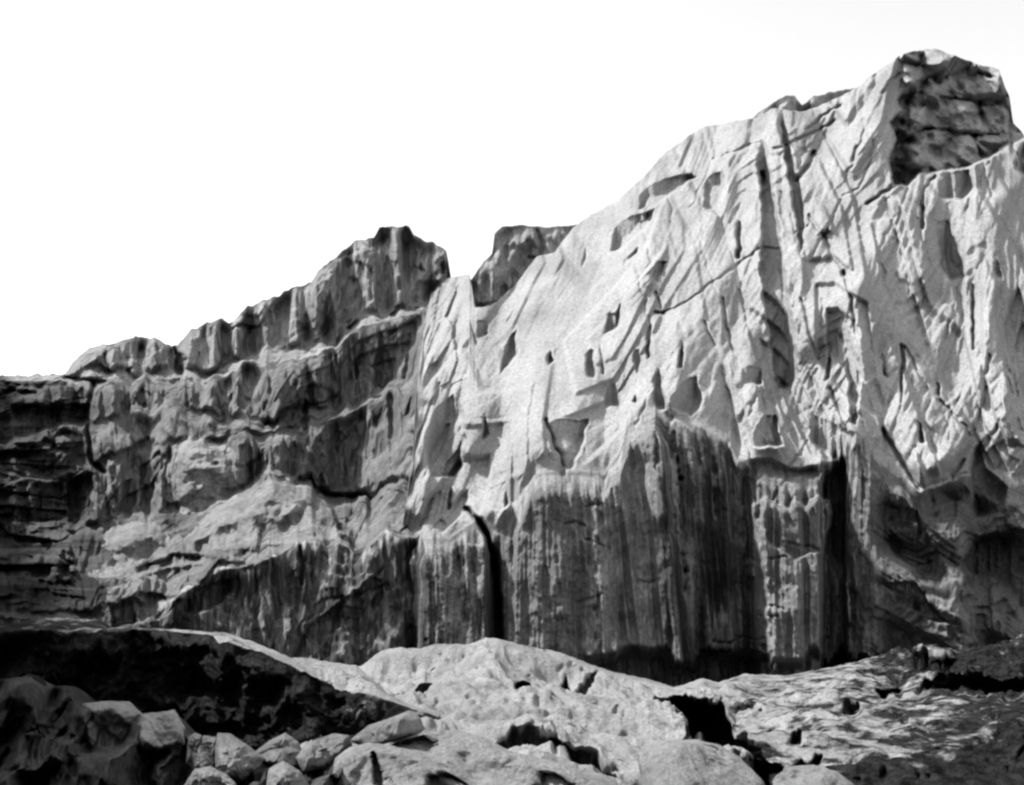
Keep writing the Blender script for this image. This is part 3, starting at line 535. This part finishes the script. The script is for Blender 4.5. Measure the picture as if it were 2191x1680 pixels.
g0 = [(640,1500,21),(740,1440,21.5),(778,1421,21.8),(817,1391,22),(856,1385,22),(896,1388,22),(932,1378,22.2),(1007,1378,22.4),(1040,1365,22.4),(1066,1367,22.4),(1122,1381,22.6),(1204,1398,23),(1253,1418,23.5),(1319,1440,24),(1383,1452,24.4),(1440,1470,24.4),(1457,1468,24.6),(1502,1452,25),(1539,1460,25.2),(1596,1442,26.4),(1682,1446,26.8),(1764,1431,27.4),(1858,1411,28),(1932,1403,28),(1990,1384,28),(2080,1372,28),(2191,1362,27.6),(2620,1340,27)]
g1 = [(640,1560,17.5),(778,1500,18.4),(900,1470,19.4),(1060,1440,20.2),(1204,1450,20.2),(1400,1490,19.6),(1500,1490,20),(1700,1490,21),(2000,1470,21.6),(2620,1440,22)]
g2 = [(640,1640,14),(900,1560,15.4),(1200,1545,15.8),(1420,1570,15.4),(1600,1600,14.6),(1800,1590,15.2),(2200,1560,16),(2620,1540,16)]
g3 = [(640,1760,9.8),(2620,1760,9.8)]
FG = Sheet([g0, g1, g2, g3], 640, 2620, 2.2, jag=1.5, seed=503)
lumps(FG, 1.0 - 0.45 * sst(FG.U, 1480, 1700), 511)
for poly, ex, ti in [([(1186,1440),(1205,1420),(1225,1440),(1290,1440),(1270,1452),(1210,1458)],0.5,0),
    ([(1100,1456),(1112,1446),(1134,1448),(1136,1462),(1122,1478),(1104,1470)],1.6,0),
    ([(1395,1495),(1457,1485),(1518,1501),(1550,1508),(1585,1555),(1620,1595),(1660,1620),(1700,1640),(1640,1668),(1580,1610),(1540,1590),(1480,1575),(1460,1540),(1430,1510)],3.4,0.002),
    ([(1640,1625),(1700,1608),(1765,1598),(1755,1620),(1690,1650),(1660,1650)],1.0,0),
    ([(1045,1605),(1100,1590),(1180,1600),(1210,1612),(1290,1640),(1330,1668),(1250,1650),(1150,1618)],0.8,0),
    ([(1790,1510),(1835,1500),(1845,1512),(1800,1518)],0.4,0),([(1640,1560),(1655,1550),(1662,1558),(1645,1570)],0.5,0),([(1690,1575),(1720,1568),(1715,1585),(1680,1592)],0.5,0),
    ([(1545,1512),(1585,1500),(1640,1505),(1630,1515),(1580,1518)],0.3,0),([(1950,1480),(2010,1460),(2200,1455),(2200,1490),(2020,1488)],0.9,0),([(1870,1470),(1925,1462),(1940,1480),(1880,1484)],0.7,0),
    ([(1940,1400),(1990,1392),(2060,1388),(2040,1404),(1960,1410)],0.8,0),([(1293,1500),(1330,1492),(1325,1508),(1295,1512)],0.6,0),
    ([(870,1470),(905,1455),(930,1462),(915,1480)],0.5,0),([(1440,1640),(1470,1612),(1520,1615),(1560,1640),(1620,1640),(1690,1690),(1420,1690)],1.4,0.001)]: FG.face(poly, ex, ti, wob=6, feather=4, cap=12)
rng = np.random.RandomState(5)
for i in range(150):
    u = rng.uniform(1240, 2230); v = rng.uniform(1450, 1690)
    FG.pit(u, v, rng.uniform(4, 16), rng.uniform(2.0, 5), rng.uniform(0.1, 0.3))
for i in range(60):
    u = rng.uniform(800, 1300); v = rng.uniform(1400, 1600); FG.pit(u, v, rng.uniform(3, 10), rng.uniform(2.0, 4), rng.uniform(0.08, 0.25))
FG.smooth(1)
WOB3 = lambda U, V: (U + 46 * fbm(U / 34, V / 8, 4, 77), V + 12 * fbm(U / 50 + 5, V / 7, 4, 78))
zone3 = lambda poly: (lambda U, V, B: inpoly(*WOB3(U, V), poly))
HOLLOW = [(1395,1495),(1457,1485),(1518,1501),(1550,1508),(1585,1555),(1620,1595),(1660,1620),(1700,1640),(1640,1668),(1580,1610),(1540,1590),(1480,1575),(1460,1540),(1430,1510)]  # the hollow's shade is painted inside this outline as dark cover
DARKR = [(1800,1428),(1860,1404),(1990,1366),(2500,1320),(2500,1500),(2060,1494),(1960,1474),(1880,1452)]  # dense dark cover on the ledge at the right end
DARKC = [(2010,1640),(2080,1560),(2130,1535),(2500,1480),(2500,1800),(1380,1800),(1420,1690),(1690,1655),(1780,1640),(1900,1632)]  # corner darkening of the lens, painted into the rock as dark cover
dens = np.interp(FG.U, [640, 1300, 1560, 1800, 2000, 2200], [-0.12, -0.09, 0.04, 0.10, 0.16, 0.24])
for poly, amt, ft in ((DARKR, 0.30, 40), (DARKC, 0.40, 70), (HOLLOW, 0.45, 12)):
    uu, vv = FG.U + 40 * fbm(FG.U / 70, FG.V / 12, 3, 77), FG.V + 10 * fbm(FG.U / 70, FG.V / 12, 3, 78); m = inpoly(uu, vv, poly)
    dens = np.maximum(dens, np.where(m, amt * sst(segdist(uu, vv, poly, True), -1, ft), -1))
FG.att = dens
P_ = at(FG.U, FG.V, FG.D); inR = np.where(inpoly(FG.U, FG.V, DARKR), sst(segdist(FG.U, FG.V, DARKR, True), 0, 25), 0)
FG.dz += inR * (0.45 * steps(tri(P_[..., 0] / 2.6, P_[..., 1] / 1.1, 531, 0.2), 3) + 0.12 * tri(P_[..., 0] / 0.5, P_[..., 1] / 0.5, 532))
inC = np.where(inpoly(FG.U, FG.V, DARKC), sst(segdist(FG.U, FG.V, DARKC, True), 0, 25), 0)
FG.dz += inC * (0.22 * steps(tri(P_[..., 0] / 0.9, P_[..., 1] / 0.9, 533, 0.2), 3) + 0.05 * tri(P_[..., 0] / 0.25, P_[..., 1] / 0.25, 534))
hump, dark_band, dark_corner, hollow = FG.build([
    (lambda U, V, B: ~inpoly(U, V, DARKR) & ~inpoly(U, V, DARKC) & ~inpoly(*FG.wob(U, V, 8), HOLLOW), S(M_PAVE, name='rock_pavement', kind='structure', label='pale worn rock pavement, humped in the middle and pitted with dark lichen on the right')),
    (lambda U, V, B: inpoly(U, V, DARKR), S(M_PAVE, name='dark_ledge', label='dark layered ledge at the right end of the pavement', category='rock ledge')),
    (lambda U, V, B: inpoly(U, V, DARKC), S(M_PAVE, name='dark_ledge', label='black rock in the bottom right corner', category='rock ledge')),
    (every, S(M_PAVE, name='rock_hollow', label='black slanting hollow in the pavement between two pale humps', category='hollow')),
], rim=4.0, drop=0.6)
# long ledge on the left: thin lit top, front's shade painted as black cover
h0 = [(-420,1340,19),(0,1338,19),(20,1336,19),(82,1322,19.4),(144,1324,19.4),(210,1326,19.4),(230,1345,19),(262,1342,19),(361,1345,19),(410,1349,18.8),(475,1352,18.8),(557,1380,18.4),(623,1408,18),(650,1406,17.8),(700,1416,17.6),(761,1424,17.4),(827,1483,16.6),(876,1509,16.2),(940,1530,15.8)]
h1 = [(-420,1350,17.8),(0,1348,17.8),(60,1346,17.6),(130,1346,17.6),(200,1352,17.4),(260,1354,17.8),(330,1350,18.4),(420,1358,18),(475,1378,16.8),(560,1394,16.6),(640,1432,16),(720,1450,15.8),(800,1490,15.4),(876,1515,15.4),(940,1534,15.5)]
h2 = [(-420,1640,18.2),(0,1640,18.0),(420,1630,17.8),(640,1620,16.2),(800,1560,15.0),(876,1524,15.2),(940,1545,15.3)]
HL = Sheet([h0, h1, h2], -420, 940, 2.2, jag=1.5, seed=603)
lumps(HL, 0.7, 611)
e = sst(HL.V - HL.Vs[1][None, :], 0, 40) * (HL.band == 1)[:, None]
HL.D += e * (0.5 * fbm(HL.U / 90, HL.V / 70, 4, 612) + 0.5 * tri(HL.U / 60, HL.V / 60, 613) + 0.2 * tri(HL.U / 20, HL.V / 22, 614))
HL.att = np.where((HL.band == 0)[:, None], np.interp(HL.U, [-20, 250, 440, 560, 800], [0.22, 0.18, 0.08, 0.0, 0.0]), 0.60 - 0.42 * sst(HL.U, 560, 800)) * np.ones(HL.U.shape)  # front's shade, and the top's towards the left, put into the cover
HL.smooth(1)
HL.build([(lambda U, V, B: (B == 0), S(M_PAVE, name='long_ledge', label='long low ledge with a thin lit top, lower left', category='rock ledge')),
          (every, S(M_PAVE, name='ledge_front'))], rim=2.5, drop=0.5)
lo_ = bpy.data.objects['long_ledge']; bpy.data.objects['ledge_front'].parent = lo_

r0 = [(-420,1440,13.6),(0,1455,13.4),(60,1446,13.4),(100,1464,13.2),(116,1470,13.2),(152,1468,13),(162,1502,12.8),(184,1514,12.8),(272,1512,12.6),(296,1534,12.5),(370,1530,12.4),(388,1560,12.3),(402,1582,12.2),(430,1584,12.2),(465,1588,12.1),(494,1590,12.1),(556,1630,12),(612,1590,12.2),(640,1615,12.2),(712,1590,12.4),(760,1600,12.4)]
r1 = [(-420,1600,11.6),(0,1600,11.4),(760,1650,11.4)]
r2 = [(-420,1780,9.6),(0,1780,9.4),(760,1780,9.4)]
RB = Sheet([r0, r1, r2], -420, 760, 2.4, jag=2.5, seed=653)
lumps(RB, 0.8, 661)
RB.D += sst(RB.V - RB.Vs[0][None, :], 0, 30) * (0.9 * tri((RB.U + 0.5 * RB.V) / 70, RB.V / 80, 662) + 0.4 * tri((RB.U + 0.5 * RB.V) / 26, RB.V / 40, 663) + 0.12 * tri(RB.U / 10, RB.V / 12, 664))
RB.D += sst(RB.V - RB.Vs[0][None, :], 0, 16) * (0.9 * steps(tri((RB.U + 0.6 * RB.V) / 60, (RB.V - 0.5 * RB.U) / 130, 667, 0.1), 3) + 0.3 * steps(tri((RB.U + 0.6 * RB.V) / 24, RB.V / 60, 668, 0.1), 2))
RB.smooth(1)
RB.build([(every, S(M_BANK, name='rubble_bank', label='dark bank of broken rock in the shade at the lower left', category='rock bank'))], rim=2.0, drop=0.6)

# ------------------------------------------------------------------ loose boulders, each a closed rock of its own
def boulder(name, outline, d0, thick, mat, label, lean=-0.006, side=0.0, seed=0, cuts=(), cat='boulder', group=None, nt=120, ns=34, facet=1.0):
    p = np.array(outline, float); c = p.mean(0)
    th = np.linspace(0, 2 * np.pi, nt, endpoint=False)
    big = 4000.0; r = np.full(nt, 1.0)
    q = np.vstack([p, p[:1]])
    for k, a in enumerate(th):
        dx, dy = math.cos(a), math.sin(a); best = 0
        for (x1, y1), (x2, y2) in zip(q[:-1] - c, q[1:] - c):
            ex, ey = x2 - x1, y2 - y1; den = dx * ey - dy * ex
            if abs(den) < 1e-9: continue
            t = (x1 * ey - y1 * ex) / den; w = (x1 * dy - y1 * dx) / den
            if t > 0 and -1e-6 <= w <= 1 + 1e-6: best = max(best, t)
        r[k] = best
    r = r * (1 + 0.02 * fbm(np.cos(th) * 4 + seed, np.sin(th) * 4, 3, seed))
    ss = np.sin(np.linspace(0, np.pi / 2, ns)); T, Sg = np.meshgrid(th, ss)
    rr = Sg * r[None, :]; Uu = c[0] + np.cos(T) * rr; Vv = c[1] + np.sin(T) * rr
    prof = (1 - Sg ** 5.0) ** 0.8
    size = max(np.ptp(p[:, 0]), np.ptp(p[:, 1]))
    k_ = size * 0.6; rel = facet * thick * (1.05 * tri(Uu / k_ + seed, Vv / k_, seed, 0.1) + 0.25 * steps(tri(Uu / (0.5 * k_), Vv / (0.5 * k_), seed + 3, 0.1), 2) + 0.08 * tri(Uu / (0.14 * k_), Vv / (0.14 * k_), seed + 6) + 0.15 * fbm(Uu / (0.5 * size), Vv / (0.5 * size), 3, seed + 6))
    pl = lean * (Vv - p[:, 1].max()) * -1 * -1 + side * (Uu - c[0])
    pl = lean * (Vv - c[1]) + side * (Uu - c[0])
    Df = d0 + pl - prof * (thick + rel); Db = d0 + pl + 0.9 * thick * prof
    for (poly, ex) in cuts:
        m = inpoly(Uu, Vv, poly); Df = Df + np.where(m, ex, 0)
    F, Bk = at(Uu, Vv, Df), at(Uu, Vv, Db)
    co = np.concatenate([F.reshape(-1, 3), Bk.reshape(-1, 3)]); idx = np.arange(ns * nt).reshape(ns, nt); nx_ = np.roll(idx, -1, 1)
    qf = np.stack([idx[:-1], idx[1:], nx_[1:], nx_[:-1]], -1).reshape(-1, 4); qb = qf[:, ::-1] + ns * nt
    seam = np.stack([idx[-1], idx[-1] + ns * nt, nx_[-1] + ns * nt, nx_[-1]], -1)
    kw = dict(label=label, category=cat)
    if group: kw['group'] = group
    return mesh_obj(name, co, np.concatenate([qf, qb, seam]), mat, **kw)
near = [
 ('boulder', [(748,1585),(788,1552),(830,1538),(876,1520),(900,1536),(910,1560),(896,1572),(824,1592),(780,1600)], 12.6, 0.45, M_FORE, 'wedge of pale rock with a dark right end, behind the cracked boulder', 711, -0.012, 0.004),
 ('boulder', [(824,1600),(840,1585),(909,1566),(975,1562),(1034,1576),(1089,1606),(1138,1618),(1204,1634),(1270,1657),(1340,1690),(1340,1760),(900,1760),(880,1680)], 11.6, 0.8, M_FORE, 'long smooth whale-backed pale boulder at the bottom centre', 712, -0.009, 0.0),
 ('boulder', [(712,1650),(716,1624),(745,1598),(788,1589),(843,1596),(925,1631),(975,1660),(1020,1690),(1010,1760),(720,1760)], 10.9, 0.6, M_FORE, 'rounded pale boulder split by an upright dark crack, bottom centre', 713, -0.007, 0.0),
 ('boulder', [(640,1620),(662,1592),(712,1574),(742,1578),(747,1598),(720,1618),(696,1640),(655,1648)], 12.0, 0.4, M_FORE, 'small pale boulder touching the left of the cracked boulder', 714, -0.008, 0.002),
 ('boulder', [(548,1612),(580,1588),(610,1573),(636,1592),(645,1618),(640,1640),(600,1640),(570,1632)], 12.0, 0.4, M_FORE, 'small pale rounded boulder with a dark dent, left of the dark gap', 715, -0.008, 0.002),
 ('boulder', [(466,1640),(464,1600),(470,1574),(494,1576),(530,1600),(558,1622),(548,1648),(512,1668),(480,1664)], 11.4, 0.4, M_FORE, 'angular pale boulder with a peaked top, fourth from the left ledge', 716, -0.006, 0.003),
 ('boulder', [(418,1640),(426,1596),(436,1578),(462,1582),(464,1612),(458,1640),(436,1652)], 11.4, 0.3, M_FORE, 'upright pale stone between two narrow dark gaps', 717, -0.005, 0.002),
 ('boulder', [(400,1630),(404,1580),(416,1572),(430,1576),(424,1618),(416,1642)], 11.5, 0.22, M_FORE, 'thin pale upright stone at the edge of the shade', 718, -0.005, 0.0),
 ('boulder', [(575,1680),(580,1650),(607,1634),(640,1655),(662,1690),(655,1740),(585,1740)], 10.4, 0.35, M_FORE, 'pale rounded stone cut by the bottom edge', 719, -0.006, 0.002),
 ('boulder', [(395,1690),(420,1650),(450,1645),(480,1660),(500,1680),(490,1740),(400,1740)], 10.4, 0.35, M_FORE, 'pale slanting stone at the bottom edge below the upright stone', 720, -0.006, 0.0),
 ('boulder', [(180,1560),(184,1510),(230,1506),(272,1507),(296,1530),(280,1560),(243,1600),(200,1605)], 12.6, 0.5, M_GREY, 'grey slab-topped boulder in the shade at the lower left', 721, -0.006, 0.002),
 ('boulder', [(292,1580),(305,1532),(340,1529),(370,1524),(388,1556),(390,1590),(340,1604),(300,1600)], 12.2, 0.45, M_GREY, 'grey blocky boulder in the shade, left of the pale stones', 722, -0.006, 0.004),
 ('boulder', [(30,1470),(58,1445),(82,1450),(105,1466),(100,1500),(40,1500)], 13.6, 0.4, M_BLACK, 'dark low stone at the lower left edge', 724, -0.005, 0.0),
 ('boulder', [(1650,1690),(1660,1660),(1690,1640),(1740,1636),(1790,1650),(1830,1680),(1830,1760),(1650,1760)], 10.8, 0.5, M_FORE, 'pale pitted boulder at the bottom right of the black hollow', 730, -0.008, 0.0),
 ('boulder', [(1370,1640),(1375,1595),(1420,1584),(1490,1582),(1540,1594),(1580,1618),(1636,1672),(1650,1760),(1380,1760)], 11.4, 0.6, M_FORE, 'broad pale boulder with a black underside, left of the black hollow', 731, -0.009, 0.0),
]
for nm, ol, d0, tk, mt, lb, sd, ln_, sd_ in near:
    cuts = []
    if sd == 713: cuts = [([(795,1608),(803,1608),(815,1650),(818,1700),(806,1700),(800,1650)], 0.35), ([(905,1690),(920,1660),(955,1652),(1000,1672),(1010,1700)], 0.5)]
    if sd == 712: cuts = [([(840,1592),(905,1572),(930,1585),(925,1615),(900,1608)], 0.35), ([(1140,1690),(1165,1655),(1200,1655),(1230,1690)], 0.4)]
    cm = np.mean(ol, 0); ol = ol if sd in (711, 712, 713, 730, 731) else [tuple(cm + 1.14 * (np.array(q_) - cm)) for q_ in ol]
    boulder(nm, ol, d0, tk, mt, lb, ln_, sd_, sd, cuts, group='loose boulders in the foreground')
